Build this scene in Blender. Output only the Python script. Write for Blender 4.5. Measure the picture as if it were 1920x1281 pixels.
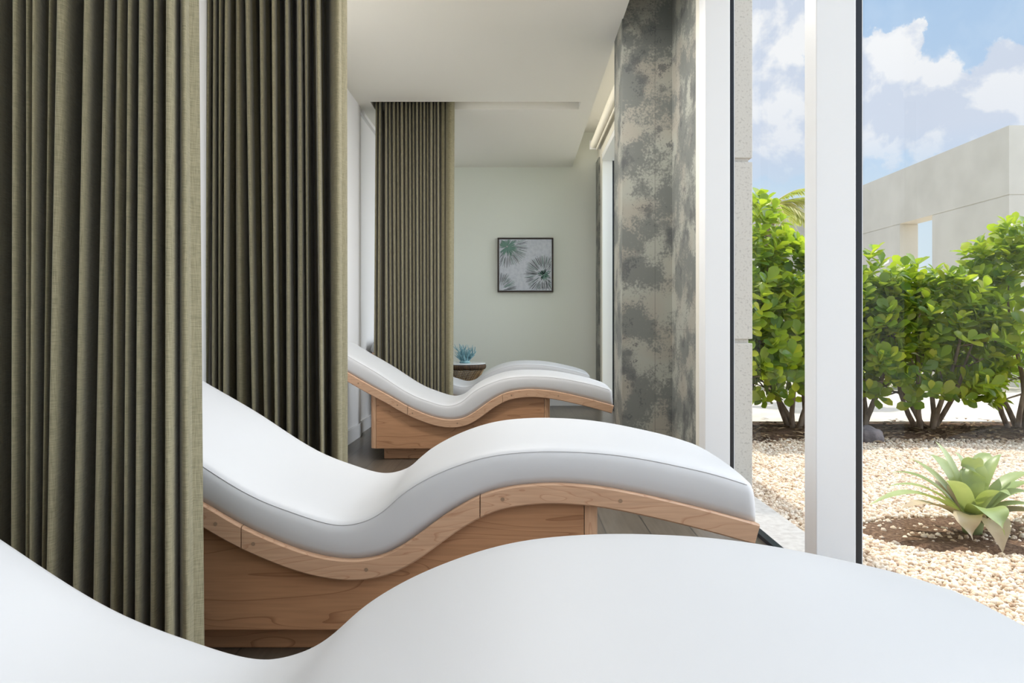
import bpy, bmesh, math, random
import numpy as np
from mathutils import Vector, Matrix, noise
random.seed(7)
PI = math.pi
for o in list(bpy.data.objects): bpy.data.objects.remove(o)
SC = bpy.context.scene
COL = SC.collection

# ------------------------------------------------------------------ camera
EYE = 0.93
cam = bpy.data.cameras.new('camera'); camo = bpy.data.objects.new('camera', cam); COL.objects.link(camo)
camo.location = (0, 0, EYE); camo.rotation_euler = (PI/2, 0, 0)
cam.sensor_fit = 'HORIZONTAL'; cam.sensor_width = 36; cam.lens = 36*1300/1920
cam.shift_x = -10/1920; cam.shift_y = -27.5/1920; cam.clip_start = 0.02; cam.clip_end = 500
SC.camera = camo
SC.view_settings.view_transform = 'Standard'; SC.view_settings.look = 'None'
SC.view_settings.gamma = 1; SC.view_settings.use_curve_mapping = False
SC.view_settings.exposure = 0.2

# ------------------------------------------------------------------ node helpers
def nn(nt, typ, **kw):
    n = nt.nodes.new(typ)
    for k, v in kw.items():
        if k == 'ins':
            for a, b in v.items():
                if isinstance(b, bpy.types.NodeSocket): nt.links.new(b, n.inputs[a])
                else: n.inputs[a].default_value = b
        else: setattr(n, k, v)
    return n
def math_n(nt, op, a, b=0.0, c=0.0, clamp=False):
    n = nt.nodes.new('ShaderNodeMath'); n.operation = op; n.use_clamp = clamp
    for i, v in enumerate((a, b, c)):
        if isinstance(v, bpy.types.NodeSocket): nt.links.new(v, n.inputs[i])
        else: n.inputs[i].default_value = v
    return n.outputs[0]
def mixc(nt, f, a, b, blend='MIX'):
    n = nt.nodes.new('ShaderNodeMix'); n.data_type = 'RGBA'; n.blend_type = blend
    for i, v in ((0, f), (6, a), (7, b)):
        if isinstance(v, bpy.types.NodeSocket): nt.links.new(v, n.inputs[i])
        elif i == 0: n.inputs[0].default_value = v
        else: n.inputs[i].default_value = (*v, 1) if len(v) == 3 else v
    return n.outputs[2]
def ramp(nt, f, stops, interp='LINEAR'):
    n = nt.nodes.new('ShaderNodeValToRGB'); n.color_ramp.interpolation = interp
    e = n.color_ramp.elements
    while len(e) < len(stops): e.new(0.5)
    for i, (p, c) in enumerate(stops):
        e[i].position = p
        e[i].color = (c, c, c, 1) if not hasattr(c, '__len__') else (*c, 1)
    nt.links.new(f, n.inputs[0]); return n.outputs[0]
def srgb(r, g, b):
    f = lambda c: (c/255/12.92) if c/255 <= .04045 else ((c/255+.055)/1.055)**2.4
    return (f(r), f(g), f(b))

# ------------------------------------------------------------------ world sky with clouds
SKY_FILL = 3.5
w = bpy.data.worlds.new('sky'); SC.world = w; w.use_nodes = True
nt = w.node_tree; nt.nodes.clear()
tc = nn(nt, 'ShaderNodeTexCoord')
sep = nn(nt, 'ShaderNodeSeparateXYZ', ins={0: tc.outputs['Generated']})
X, Y, Z = sep.outputs
az = math_n(nt, 'ARCTAN2', X, Y)
hyp = math_n(nt, 'SQRT', math_n(nt, 'ADD', math_n(nt, 'MULTIPLY', X, X), math_n(nt, 'MULTIPLY', Y, Y)))
el = math_n(nt, 'ARCTAN2', Z, hyp)
base = ramp(nt, math_n(nt, 'DIVIDE', el, PI/2), [(0.0, (.72, .84, .90)), (.09, (.66, .80, .90)), (.14, (.52, .69, .90)), (.26, (.38, .58, .84)), (.5, (.30, .52, .82)), (1, (.28, .48, .80))])
ang = nn(nt, 'ShaderNodeCombineXYZ', ins={0: az, 1: el})
def cloud_noise(scale, det, off):
    mp = nn(nt, 'ShaderNodeVectorMath', operation='ADD', ins={0: ang.outputs[0], 1: off})
    t = nn(nt, 'ShaderNodeTexNoise', ins={'Vector': mp.outputs[0], 'Scale': scale, 'Detail': det, 'Roughness': .56, 'Distortion': .15})
    return t.outputs[0]
n1 = cloud_noise(9, 9, (0, 0, 0))
n1up = cloud_noise(9, 5, (-.012, .03, 0))
def pa(px, py):
    u, v = (px-970)/1300, (613-py)/1300
    a = math.atan(u); return a, math.atan(v*math.cos(a))
# cumulus banks: centre (px frame of the photograph turned into azimuth and elevation), half sizes in degrees, weight
banks = [((1440, 60), (4.2, 4.4), 1), ((1425, 190), (3.9, 5.6), 1), ((1462, 235), (4.0, 4.4), 1),
         ((1650, 100), (3.0, 2.0), 1), ((1703, 90), (1.1, 1.5), .9), ((1640, 190), (5.0, 3.6), 1), ((1720, 185), (3.9, 3.0), 1), ((1772, 150), (1.9, 2.2), .72),
         ((1690, 250), (5.5, 2.4), .85), ((1845, 165), (1.7, 1.6), .95), ((1885, 165), (2.6, 2.7), 1), ((1880, 225), (3.6, 2.8), .95), ((1800, 265), (6, 1.6), .62)]
wob = nn(nt, 'ShaderNodeTexNoise', ins={'Vector': ang.outputs[0], 'Scale': 22, 'Detail': 8, 'Roughness': .62})
wv = nn(nt, 'ShaderNodeVectorMath', operation='SUBTRACT', ins={0: wob.outputs['Color'], 1: (.5, .5, .5)})
wv2 = nn(nt, 'ShaderNodeVectorMath', operation='MULTIPLY_ADD', ins={0: wv.outputs[0], 1: (.085, .085, 0), 2: ang.outputs[0]})
mask = None; rel = None
for (p, (sx, sy), wgt) in banks:
    a, e = pa(*p)
    sb = nn(nt, 'ShaderNodeVectorMath', operation='SUBTRACT', ins={0: wv2.outputs[0], 1: (a, e, 0)})
    sc = nn(nt, 'ShaderNodeVectorMath', operation='DIVIDE', ins={0: sb.outputs[0], 1: (math.radians(sx), math.radians(sy), 1)})
    ln = nn(nt, 'ShaderNodeVectorMath', operation='LENGTH', ins={0: sc.outputs[0]})
    m = math_n(nt, 'MULTIPLY', math_n(nt, 'SUBTRACT', 1.0, ln.outputs['Value'], clamp=True), wgt)
    s2 = nn(nt, 'ShaderNodeSeparateXYZ', ins={0: sc.outputs[0]})
    mask = m if mask is None else math_n(nt, 'SMOOTH_MAX', mask, m, .04)
dens = math_n(nt, 'MULTIPLY', mask, 6.0, clamp=True)
# other clouds all round the sky, away from the banks
far = nn(nt, 'ShaderNodeMapRange', interpolation_type='SMOOTHSTEP', ins={0: math_n(nt, 'ABSOLUTE', math_n(nt, 'SUBTRACT', az, .5)), 1: .36, 2: .6, 3: 0, 4: 1}).outputs[0]
gen = nn(nt, 'ShaderNodeTexNoise', ins={'Vector': tc.outputs['Generated'], 'Scale': 3.2, 'Detail': 8, 'Roughness': .58})
gcl = math_n(nt, 'MULTIPLY', nn(nt, 'ShaderNodeMapRange', ins={0: gen.outputs[0], 1: .50, 2: .60, 3: 0, 4: 1}).outputs[0], far)
dens = math_n(nt, 'MAXIMUM', dens, gcl)
soft = math_n(nt, 'MULTIPLY', dens, nn(nt, 'ShaderNodeMapRange', interpolation_type='SMOOTHSTEP', ins={0: el, 1: .19, 2: .25, 3: .45, 4: 1}).outputs[0])
lit = nn(nt, 'ShaderNodeMapRange', ins={0: math_n(nt, 'ADD', math_n(nt, 'MULTIPLY', math_n(nt, 'SUBTRACT', n1, n1up), 2.6), n1), 1: .34, 2: .66, 3: 0, 4: 1}).outputs[0]
lowr = nn(nt, 'ShaderNodeMapRange', interpolation_type='SMOOTHSTEP', ins={0: el, 1: .22, 2: .36, 3: .4, 4: 0}).outputs[0]
lit = math_n(nt, 'SUBTRACT', lit, lowr, clamp=True)
ccol = mixc(nt, lit, (.66, .73, .86), (.95, .96, .98))
skyc = mixc(nt, soft, base, ccol)
# sky brightened towards the east, out of view, added to light the interior
east_fill = nn(nt, 'ShaderNodeMapRange', interpolation_type='SMOOTHSTEP', ins={0: az, 1: .72, 2: 1.25, 3: 0, 4: 1}).outputs[0]
east_fill = math_n(nt, 'MULTIPLY', east_fill, nn(nt, 'ShaderNodeMapRange', interpolation_type='SMOOTHSTEP', ins={0: az, 1: 1.9, 2: 2.5, 3: 1, 4: 0}).outputs[0])
skyc = mixc(nt, math_n(nt, 'MULTIPLY', east_fill, .8), skyc, (.95, .97, 1.0))
bg = nn(nt, 'ShaderNodeBackground', ins={0: skyc, 1: math_n(nt, 'MULTIPLY_ADD', east_fill, SKY_FILL, .86)})
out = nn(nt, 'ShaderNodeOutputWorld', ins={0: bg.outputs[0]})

# ------------------------------------------------------------------ sun
sun = bpy.data.lights.new('sun', 'SUN'); sun.energy = 3.5; sun.angle = math.radians(.6); sun.color = (1, .95, .87)
so = bpy.data.objects.new('sun', sun); COL.objects.link(so)
so.rotation_euler = Vector((-.05, .42, .9)).to_track_quat('Z', 'Y').to_euler(); so.location = (0, 5, 20)

# ------------------------------------------------------------------ unseen fill lamps added to brighten the room (fixtures built further down)
FILL_LAMPS = [(-.35, -2.3), (-.35, -.6), (-.35, 2.3), (-.35, 3.65)]
FILL_LAMP_W = [13, 5, 4, 42]
for i, (lx, ly) in enumerate(FILL_LAMPS):
    L = bpy.data.lights.new('fill_panel_light', 'AREA'); L.shape = 'RECTANGLE'; L.size = 1.3; L.size_y = .3; L.energy = FILL_LAMP_W[i]; L.color = (1, .97, .93)
    lo = bpy.data.objects.new('fill_panel_light', L); COL.objects.link(lo); lo.location = (lx, ly, 2.775)

# ------------------------------------------------------------------ object helpers
def finish(o, label=None, cat=None, group=None, kind=None):
    if label: o['label'] = label
    if cat: o['category'] = cat
    if group: o['group'] = group
    if kind: o['kind'] = kind
    return o
def empty(name, loc=(0, 0, 0), **kw):
    o = bpy.data.objects.new(name, None); COL.objects.link(o); o.location = loc; o.empty_display_size = .1
    return finish(o, **kw)
def link(name, me, mats, parent=None, smooth=False, **kw):
    if not isinstance(mats, (list, tuple)): mats = [mats]
    for m in mats: me.materials.append(m)
    if smooth: me.polygons.foreach_set('use_smooth', [True]*len(me.polygons))
    o = bpy.data.objects.new(name, me); COL.objects.link(o)
    if parent: o.parent = parent
    return finish(o, **kw)
def bmobj(name, bm, mats, parent=None, smooth=False, **kw):
    me = bpy.data.meshes.new(name); bmesh.ops.recalc_face_normals(bm, faces=bm.faces[:]); bm.to_mesh(me); bm.free()
    return link(name, me, mats, parent, smooth, **kw)
def pyobj(name, v, f, mats, parent=None, smooth=False, fm=None, **kw):
    me = bpy.data.meshes.new(name); me.from_pydata([tuple(p) for p in v], [], f); me.update()
    if fm is not None: me.polygons.foreach_set('material_index', fm)
    return link(name, me, mats, parent, smooth, **kw)
def bx(bm, x0, x1, y0, y1, z0, z1, bev=0, seg=2):
    r = bmesh.ops.create_cube(bm, size=1)
    for v in r['verts']:
        v.co = Vector(((x0+x1)/2+v.co.x*(x1-x0), (y0+y1)/2+v.co.y*(y1-y0), (z0+z1)/2+v.co.z*(z1-z0)))
    if bev:
        es = list({e for v in r['verts'] for e in v.link_edges})
        bmesh.ops.bevel(bm, geom=es, offset=bev, segments=seg, affect='EDGES', profile=.5)
def box(name, dims, m, parent=None, bev=0, **kw):
    bm = bmesh.new(); bx(bm, *dims, bev=bev); return bmobj(name, bm, m, parent, **kw)
def boxes(name, lst, m, parent=None, bev=0, **kw):
    bm = bmesh.new()
    for d in lst: bx(bm, *d, bev=bev)
    return bmobj(name, bm, m, parent, **kw)
def tube_vf(pts, rad, n=8, V=None, F=None, cap=True):
    V = [] if V is None else V; F = [] if F is None else F
    pts = [Vector(p) for p in pts]; b0 = len(V); up = Vector((.13, .31, .94)).normalized()
    for i, p in enumerate(pts):
        t = (pts[min(i+1, len(pts)-1)]-pts[max(i-1, 0)]).normalized()
        a = t.cross(up)
        if a.length < 1e-3: a = t.cross(Vector((1, 0, 0)))
        a.normalize(); b = t.cross(a).normalized()
        r = rad[i] if hasattr(rad, '__len__') else rad
        for k in range(n):
            th = 2*PI*k/n; V.append(p+a*math.cos(th)*r+b*math.sin(th)*r)
        if i:
            for k in range(n):
                q = b0+(i-1)*n; s = b0+i*n; F.append((q+k, q+(k+1) % n, s+(k+1) % n, s+k))
    if cap:
        F.append(tuple(b0+k for k in range(n))[::-1]); F.append(tuple(b0+(len(pts)-1)*n+k for k in range(n)))
    return V, F
def copy_tree(o, parent=None):
    c = o.copy(); COL.objects.link(c); c.parent = parent
    for ch in [q for q in SC.objects if q.parent == o]: copy_tree(ch, c)
    return c

# ------------------------------------------------------------------ materials
def mat(name, col, rough=.6, spec=.5, var=None, bump=None, metal=0, sheen=0):
    """var=(colour2, scale, detail, lo, hi, stretch) ; bump=(scale, strength, distance, stretch)"""
    m = bpy.data.materials.new(name); m.use_nodes = True; nt = m.node_tree
    b = nt.nodes['Principled BSDF']; b.inputs['Roughness'].default_value = rough; b.inputs['Metallic'].default_value = metal
    b.inputs['Specular IOR Level'].default_value = spec
    if sheen: b.inputs['Sheen Weight'].default_value = sheen
    b.inputs['Base Color'].default_value = (*col, 1)
    tc = nn(nt, 'ShaderNodeTexCoord').outputs['Object']
    if var:
        c2, s, d, lo, hi, st = var
        mp = nn(nt, 'ShaderNodeMapping', ins={0: tc, 'Scale': st})
        t = nn(nt, 'ShaderNodeTexNoise', ins={0: mp.outputs[0], 'Scale': s, 'Detail': d})
        f = nn(nt, 'ShaderNodeMapRange', ins={0: t.outputs[0], 1: lo, 2: hi})
        nt.links.new(mixc(nt, f.outputs[0], col, c2), b.inputs['Base Color'])
    if bump:
        s, k, dist, st = bump
        mp = nn(nt, 'ShaderNodeMapping', ins={0: tc, 'Scale': st})
        t = nn(nt, 'ShaderNodeTexNoise', ins={0: mp.outputs[0], 'Scale': s, 'Detail': 4})
        bu = nn(nt, 'ShaderNodeBump', ins={'Strength': k, 'Distance': dist, 'Height': t.outputs[0]})
        nt.links.new(bu.outputs[0], b.inputs['Normal'])
    return m
M = {}
M['wall'] = mat('white_wall', (.85, .845, .85), .75, .2, bump=(160, .05, .001, (1, 1, 1)))
M['ceil'] = mat('ceiling_paint', (.88, .865, .80), .85, .15, bump=(120, .04, .001, (1, 1, 1)))
M['farwall'] = mat('sage_white_wall', (.84, .865, .78), .75, .2, bump=(160, .05, .001, (1, 1, 1)))
M['trimw'] = mat('white_trim', (.86, .86, .87), .4, .4)
M['cream'] = mat('cream_trim', (.80, .77, .68), .5, .3)
M['frame'] = mat('white_aluminium', (.88, .89, .90), .38, .4)
M['gasket'] = mat('black_gasket', (.012, .014, .02), .4, .5)
M['leather'] = mat('white_vinyl', (.585, .59, .60), .5, .22, bump=(420, .06, .0006, (1, 1, 1)))
M['leather2'] = mat('white_vinyl_piping', (.52, .52, .53), .5, .3)
M['plug'] = mat('dowel_plug', (.30, .20, .13), .5, .3)
M['dark'] = mat('dark_metal', (.03, .03, .035), .4, .5)
M['shade'] = mat('cream_shade_fabric', (.74, .71, .62), .8, .1, bump=(700, .1, .0005, (1, 1, 1)))

def wood(name, c1, c2, sc=1.0, axis='X', rough=.42):
    m = bpy.data.materials.new(name); m.use_nodes = True; nt = m.node_tree; b = nt.nodes['Principled BSDF']
    tc = nn(nt, 'ShaderNodeTexCoord').outputs['Object']
    st = (1, 4, 6) if axis == 'X' else (6, 4, 1)
    mp = nn(nt, 'ShaderNodeMapping', ins={0: tc, 'Scale': st})
    big = nn(nt, 'ShaderNodeTexNoise', ins={0: mp.outputs[0], 'Scale': 1.6*sc, 'Detail': 2, 'Distortion': .6})
    ring = math_n(nt, 'FRACT', math_n(nt, 'MULTIPLY', big.outputs[0], 11))
    line = nn(nt, 'ShaderNodeMapRange', interpolation_type='SMOOTHSTEP', ins={0: ring, 1: .0, 2: .16, 3: 1, 4: 0}).outputs[0]
    st2 = (3, 60, 60) if axis == 'X' else (60, 60, 3)
    mp2 = nn(nt, 'ShaderNodeMapping', ins={0: tc, 'Scale': st2})
    fine = nn(nt, 'ShaderNodeTexNoise', ins={0: mp2.outputs[0], 'Scale': 2.2, 'Detail': 4})
    c = mixc(nt, nn(nt, 'ShaderNodeMapRange', ins={0: fine.outputs[0], 1: .35, 2: .65}).outputs[0], c1, tuple(x*.86 for x in c1))
    c = mixc(nt, math_n(nt, 'MULTIPLY', line, .62), c, c2)
    c = mixc(nt, math_n(nt, 'MULTIPLY', ring, .16), c, c2)
    nt.links.new(c, b.inputs['Base Color']); b.inputs['Roughness'].default_value = rough; b.inputs['Specular IOR Level'].default_value = .4
    return m
M['maple'] = wood('maple_rail', srgb(205, 168, 138), srgb(164, 118, 88))
M['maple_panel'] = wood('maple_panel', srgb(186, 141, 105), srgb(122, 77, 48), .75)
M['maple_v'] = wood('maple_post', srgb(204, 164, 130), srgb(165, 118, 86), 1, 'Z')

def floor_mat():
    m = bpy.data.materials.new('floor_planks'); m.use_nodes = True; nt = m.node_tree; b = nt.nodes['Principled BSDF']
    tc = nn(nt, 'ShaderNodeTexCoord').outputs['Object']
    mp = nn(nt, 'ShaderNodeMapping', ins={0: tc, 'Rotation': (0, 0, PI/2)})
    br = nn(nt, 'ShaderNodeTexBrick', ins={0: mp.outputs[0], 'Color1': (*srgb(104, 94, 82), 1), 'Color2': (*srgb(88, 80, 70), 1), 'Mortar': (.03, .028, .025, 1), 'Scale': 1.0, 'Mortar Size': .003, 'Brick Width': 1.2, 'Row Height': .2})
    mp2 = nn(nt, 'ShaderNodeMapping', ins={0: tc, 'Scale': (30, 2, 1)})
    t = nn(nt, 'ShaderNodeTexNoise', ins={0: mp2.outputs[0], 'Scale': 2, 'Detail': 5})
    c = mixc(nt, nn(nt, 'ShaderNodeMapRange', ins={0: t.outputs[0], 1: .35, 2: .7, 3: 0, 4: .55}).outputs[0], br.outputs[0], srgb(66, 58, 50))
    nt.links.new(c, b.inputs['Base Color']); b.inputs['Roughness'].default_value = .3
    return m
M['floor'] = floor_mat()

def fabric_mat():
    m = bpy.data.materials.new('olive_linen'); m.use_nodes = True; nt = m.node_tree; b = nt.nodes['Principled BSDF']
    tc = nn(nt, 'ShaderNodeTexCoord').outputs['Object']
    h = nn(nt, 'ShaderNodeMapping', ins={0: tc, 'Scale': (12, 12, 260)}); v = nn(nt, 'ShaderNodeMapping', ins={0: tc, 'Scale': (260, 260, 10)})
    th = nn(nt, 'ShaderNodeTexNoise', ins={0: h.outputs[0], 'Scale': 3, 'Detail': 3}); tv = nn(nt, 'ShaderNodeTexNoise', ins={0: v.outputs[0], 'Scale': 3, 'Detail': 3})
    s = math_n(nt, 'ADD', th.outputs[0], tv.outputs[0])
    f = nn(nt, 'ShaderNodeMapRange', ins={0: s, 1: .75, 2: 1.25}).outputs[0]
    c = mixc(nt, f, srgb(116, 111, 87), srgb(155, 147, 119))
    nt.links.new(c, b.inputs['Base Color']); b.inputs['Roughness'].default_value = .85; b.inputs['Sheen Weight'].default_value = .25
    b.inputs['Specular IOR Level'].default_value = .15
    bu = nn(nt, 'ShaderNodeBump', ins={'Strength': .2, 'Distance': .001, 'Height': s}); nt.links.new(bu.outputs[0], b.inputs['Normal'])
    return m
M['fabric'] = fabric_mat()

def wallpaper_mat():
    m = bpy.data.materials.new('mottled_wallpaper'); m.use_nodes = True; nt = m.node_tree; b = nt.nodes['Principled BSDF']
    tc = nn(nt, 'ShaderNodeTexCoord').outputs['Object']
    big = nn(nt, 'ShaderNodeTexNoise', ins={0: tc, 'Scale': 5.0, 'Detail': 3, 'Roughness': .55})
    fine = nn(nt, 'ShaderNodeTexNoise', ins={0: tc, 'Scale': 75, 'Detail': 5, 'Roughness': .7})
    s = math_n(nt, 'ADD', big.outputs[0], math_n(nt, 'MULTIPLY', math_n(nt, 'SUBTRACT', fine.outputs[0], .5), .62))
    f = nn(nt, 'ShaderNodeMapRange', ins={0: s, 1: .455, 2: .57}).outputs[0]
    mp = nn(nt, 'ShaderNodeMapping', ins={0: tc, 'Location': (3.1, 1.7, 5.2)})
    dk = nn(nt, 'ShaderNodeTexNoise', ins={0: mp.outputs[0], 'Scale': 9, 'Detail': 2})
    s2 = math_n(nt, 'ADD', dk.outputs[0], math_n(nt, 'MULTIPLY', math_n(nt, 'SUBTRACT', fine.outputs[0], .5), .8))
    f2 = nn(nt, 'ShaderNodeMapRange', ins={0: s2, 1: .60, 2: .68, 3: 0, 4: .75}).outputs[0]
    warm = nn(nt, 'ShaderNodeTexNoise', ins={0: mp.outputs[0], 'Scale': 4, 'Detail': 1})
    pc = mixc(nt, nn(nt, 'ShaderNodeMapRange', ins={0: warm.outputs[0], 1: .4, 2: .6}).outputs[0], srgb(176, 177, 166), srgb(172, 166, 153))
    c = mixc(nt, math_n(nt, 'MULTIPLY', f, .72), srgb(116, 119, 115), pc)
    c = mixc(nt, f2, c, srgb(84, 86, 88))
    # paper joints
    sp = nn(nt, 'ShaderNodeSeparateXYZ', ins={0: tc})
    jx = math_n(nt, 'COMPARE', sp.outputs[0], .84, .0018)
    c = mixc(nt, math_n(nt, 'MULTIPLY', jx, .5), c, (.08, .08, .08))
    jz = math_n(nt, 'COMPARE', math_n(nt, 'FRACT', math_n(nt, 'DIVIDE', sp.outputs[2], .61)), .5, .0025)
    right = math_n(nt, 'GREATER_THAN', sp.outputs[0], .84)
    c = mixc(nt, math_n(nt, 'MULTIPLY', math_n(nt, 'MULTIPLY', jz, right), .35), c, (.08, .08, .08))
    nt.links.new(c, b.inputs['Base Color']); b.inputs['Roughness'].default_value = .6; b.inputs['Metallic'].default_value = .0
    bu = nn(nt, 'ShaderNodeBump', ins={'Strength': .25, 'Distance': .002, 'Height': fine.outputs[0]}); nt.links.new(bu.outputs[0], b.inputs['Normal'])
    return m
M['paper'] = wallpaper_mat()
M['concrete'] = mat('cast_concrete', srgb(196, 192, 184), .85, .2, var=(srgb(160, 155, 148), 90, 5, .55, .75, (1, 1, 1)), bump=(90, .3, .003, (1, 1, 1)))
M['kerb'] = mat('kerb_concrete', srgb(208, 202, 194), .85, .2, var=(srgb(190, 182, 174), 30, 5, .4, .7, (1, 1, 1)), bump=(120, .3, .003, (1, 1, 1)))
M['stucco'] = mat('pale_stucco', srgb(219, 213, 201), .9, .15, var=(srgb(208, 202, 190), 1.5, 6, .35, .7, (1, 1, 1)), bump=(60, .3, .004, (1, 1, 1)))
M['joint'] = mat('stucco_joint', srgb(150, 143, 133), .9, .1)
M['path'] = mat('pale_path', srgb(206, 196, 184), .85, .2, var=(srgb(190, 180, 168), 4, 5, .35, .7, (1, 1, 1)))
M['mulch'] = mat('brown_mulch', srgb(96, 76, 62), .95, .1, var=(srgb(150, 118, 92), 40, 6, .5, .75, (1, 2.5, 1)), bump=(60, 1, .02, (1, 2, 1)))
M['soil'] = mat('bare_soil', srgb(98, 76, 60), .95, .1, var=(srgb(140, 114, 92), 60, 6, .45, .7, (1, 1, 1)), bump=(90, 1, .015, (1, 1, 1)))
M['lawn'] = mat('far_ground', srgb(120, 130, 80), .95, .1, var=(srgb(90, 105, 60), 6, 6, .4, .6, (1, 1, 1)))
def island(name, cols, rough=.6, spec=.3, transl=0, bump=0):
    m = bpy.data.materials.new(name); m.use_nodes = True; nt = m.node_tree; b = nt.nodes['Principled BSDF']
    g = nn(nt, 'ShaderNodeNewGeometry')
    st = [(i/(len(cols)-1), c) for i, c in enumerate(cols)]
    c = ramp(nt, g.outputs['Random Per Island'], st)
    nt.links.new(c, b.inputs['Base Color']); b.inputs['Roughness'].default_value = rough; b.inputs['Specular IOR Level'].default_value = spec
    if transl:
        t = nn(nt, 'ShaderNodeBsdfTranslucent'); c2 = mixc(nt, .55, c, (.62, .80, .04)); nt.links.new(c2, t.inputs[0])
        ms = nn(nt, 'ShaderNodeMixShader', ins={0: transl, 1: b.outputs[0], 2: t.outputs[0]})
        nt.links.new(ms.outputs[0], nt.nodes['Material Output'].inputs[0])
    return m
M['gravel'] = island('pebbles', [srgb(228, 212, 190), srgb(196, 170, 144), srgb(236, 226, 210), srgb(216, 196, 170), srgb(170, 144, 120), srgb(230, 216, 198)], .8, .2)
M['gravelbase'] = mat('gravel_ground', srgb(160, 136, 112), .95, .1, var=(srgb(210, 192, 168), 55, 5, .42, .56, (1, 1, 1)), bump=(60, .8, .015, (1, 1, 1)))
M['leaf'] = island('shrub_leaf', [srgb(136, 164, 40), srgb(92, 132, 44), srgb(176, 190, 46), srgb(80, 120, 54), srgb(204, 206, 58), srgb(120, 154, 48)], .3, .6, .45)
M['leaf_far'] = island('far_shrub_leaf', [srgb(150, 170, 60), srgb(120, 150, 50), srgb(180, 190, 80), srgb(110, 140, 60)], .5, .3, .4)
M['palm'] = island('palm_leaflet', [srgb(190, 184, 90), srgb(170, 170, 100), srgb(220, 205, 150), srgb(150, 160, 80)], .5, .3, .4)
M['palmrib'] = mat('palm_rib', srgb(200, 185, 120), .6, .2)
M['bark'] = mat('bark', srgb(120, 104, 90), .9, .1, var=(srgb(150, 134, 118), 30, 5, .4, .6, (1, 1, .3)))
M['litter'] = island('leaf_litter', [srgb(140, 112, 84), srgb(92, 72, 56), srgb(176, 150, 118), srgb(74, 60, 50)], .9, .1)

def brom_mat(name, c1, c2, tr):
    m = bpy.data.materials.new(name); m.use_nodes = True; nt = m.node_tree; b = nt.nodes['Principled BSDF']
    tc = nn(nt, 'ShaderNodeTexCoord').outputs['Object']
    t = nn(nt, 'ShaderNodeTexNoise', ins={0: tc, 'Scale': 9, 'Detail': 5})
    g = nn(nt, 'ShaderNodeNewGeometry')
    f = math_n(nt, 'ADD', math_n(nt, 'MULTIPLY', t.outputs[0], .8), math_n(nt, 'MULTIPLY', g.outputs['Random Per Island'], .5))
    c = mixc(nt, nn(nt, 'ShaderNodeMapRange', ins={0: f, 1: .4, 2: .9}).outputs[0], c1, c2)
    nt.links.new(c, b.inputs['Base Color']); b.inputs['Roughness'].default_value = .4
    if tr:
        tl = nn(nt, 'ShaderNodeBsdfTranslucent'); nt.links.new(mixc(nt, .5, c, (.55, .6, .05)), tl.inputs[0])
        ms = nn(nt, 'ShaderNodeMixShader', ins={0: tr, 1: b.outputs[0], 2: tl.outputs[0]}); nt.links.new(ms.outputs[0], nt.nodes['Material Output'].inputs[0])
    return m
M['brom'] = brom_mat('bromeliad_leaf', srgb(132, 150, 92), srgb(170, 182, 130), .28)
M['bromdry'] = brom_mat('dry_bromeliad_leaf', srgb(150, 128, 104), srgb(196, 178, 148), .1)

def glass_mat():
    m = bpy.data.materials.new('window_glass'); m.use_nodes = True; nt = m.node_tree; nt.nodes.clear()
    t = nn(nt, 'ShaderNodeBsdfTransparent', ins={0: (.99, .995, .995, 1)}); g = nn(nt, 'ShaderNodeBsdfGlossy', ins={0: (1, 1, 1, 1), 'Roughness': 0.0})
    fr = nn(nt, 'ShaderNodeFresnel', ins={0: 1.45})
    k = math_n(nt, 'MULTIPLY', fr.outputs[0], .03)
    ms = nn(nt, 'ShaderNodeMixShader', ins={0: k, 1: t.outputs[0], 2: g.outputs[0]})
    nn(nt, 'ShaderNodeOutputMaterial', ins={0: ms.outputs[0]})
    return m
M['glass'] = glass_mat()

# ================================================================== THE ROOM
CE = 2.81                      # ceiling height
XL, XW, XG = -1.34, .944, 1.07 # left wall, inner face of window wall, outer face of the frames
YB, YF = -3.4, 8.16            # back and far walls
S = dict(kind='structure')
box('floor', (XL-.2, 1.09, YB-.2, YF+.2, -.2, 0), M['floor'], **S)
# left wall: a shallow recess starts beyond Y 5.93
boxes('wall_left', [(XL-.25, XL, YB, 5.93, 0, 3.4), (XL-.25, XL-.03, 5.93, YF, 0, 3.4), (XL-.03, XL, 5.93, YF, 2.775, 3.4)], M['wall'], **S)
boxes('baseboard_left', [(XL, XL+.014, YB, 5.93, 0, .115), (XL-.03, XL-.016, 5.93, YF, 0, .115)], M['trimw'], bev=.003, **S)
box('wall_far', (XL-.25, 1.25, YF, YF+.2, -.05, 3.4), M['farwall'], **S)
box('baseboard_far', (XL-.03, XW, YF-.014, YF, 0, .115), M['trimw'], bev=.003, **S)
# ceiling panel with three recessed curtain slots, edge at X .645
CX = .645; slots = [(1.50, 1.70), (2.92, 3.12), (5.79, 5.99)]
lst = []; y = YB
for a, b in slots:
    lst.append((XL, CX, y, a, CE, 3.1)); lst.append((XL, -1.23, a, b, CE, 3.1)) if a > 5 else None
    lst.append((.53, CX, a, b, CE, 3.1)); lst.append((XL, CX, a, b, CE+.09, 3.1)); y = b
lst.append((XL, CX, y, YF, CE, 3.1)); lst.append((XL, 1.25, YB, YF, 3.22, 3.45))
lst.append((CX-.02, CX, YB, YF, 3.1, 3.22))
boxes('ceiling', lst, M['ceil'], **S)
# window wall: head band above the glazing, wallpapered pier, far strip of wallpaper
boxes('wall_right', [(XW, 1.25, YB, 4.4, 2.95, 3.22), (XW, 1.25, 4.4, YF, 2.86, 3.22)], M['cream'], **S)
boxes('wall_pier', [(XW, 1.07, 3.66, 4.23, 0, 3.22), (.64, 1.07, 4.23, 4.57, 0, 3.22), (.925, 1.07, 7.87, YF, 0, 2.86)], M['paper'], **S)
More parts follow.
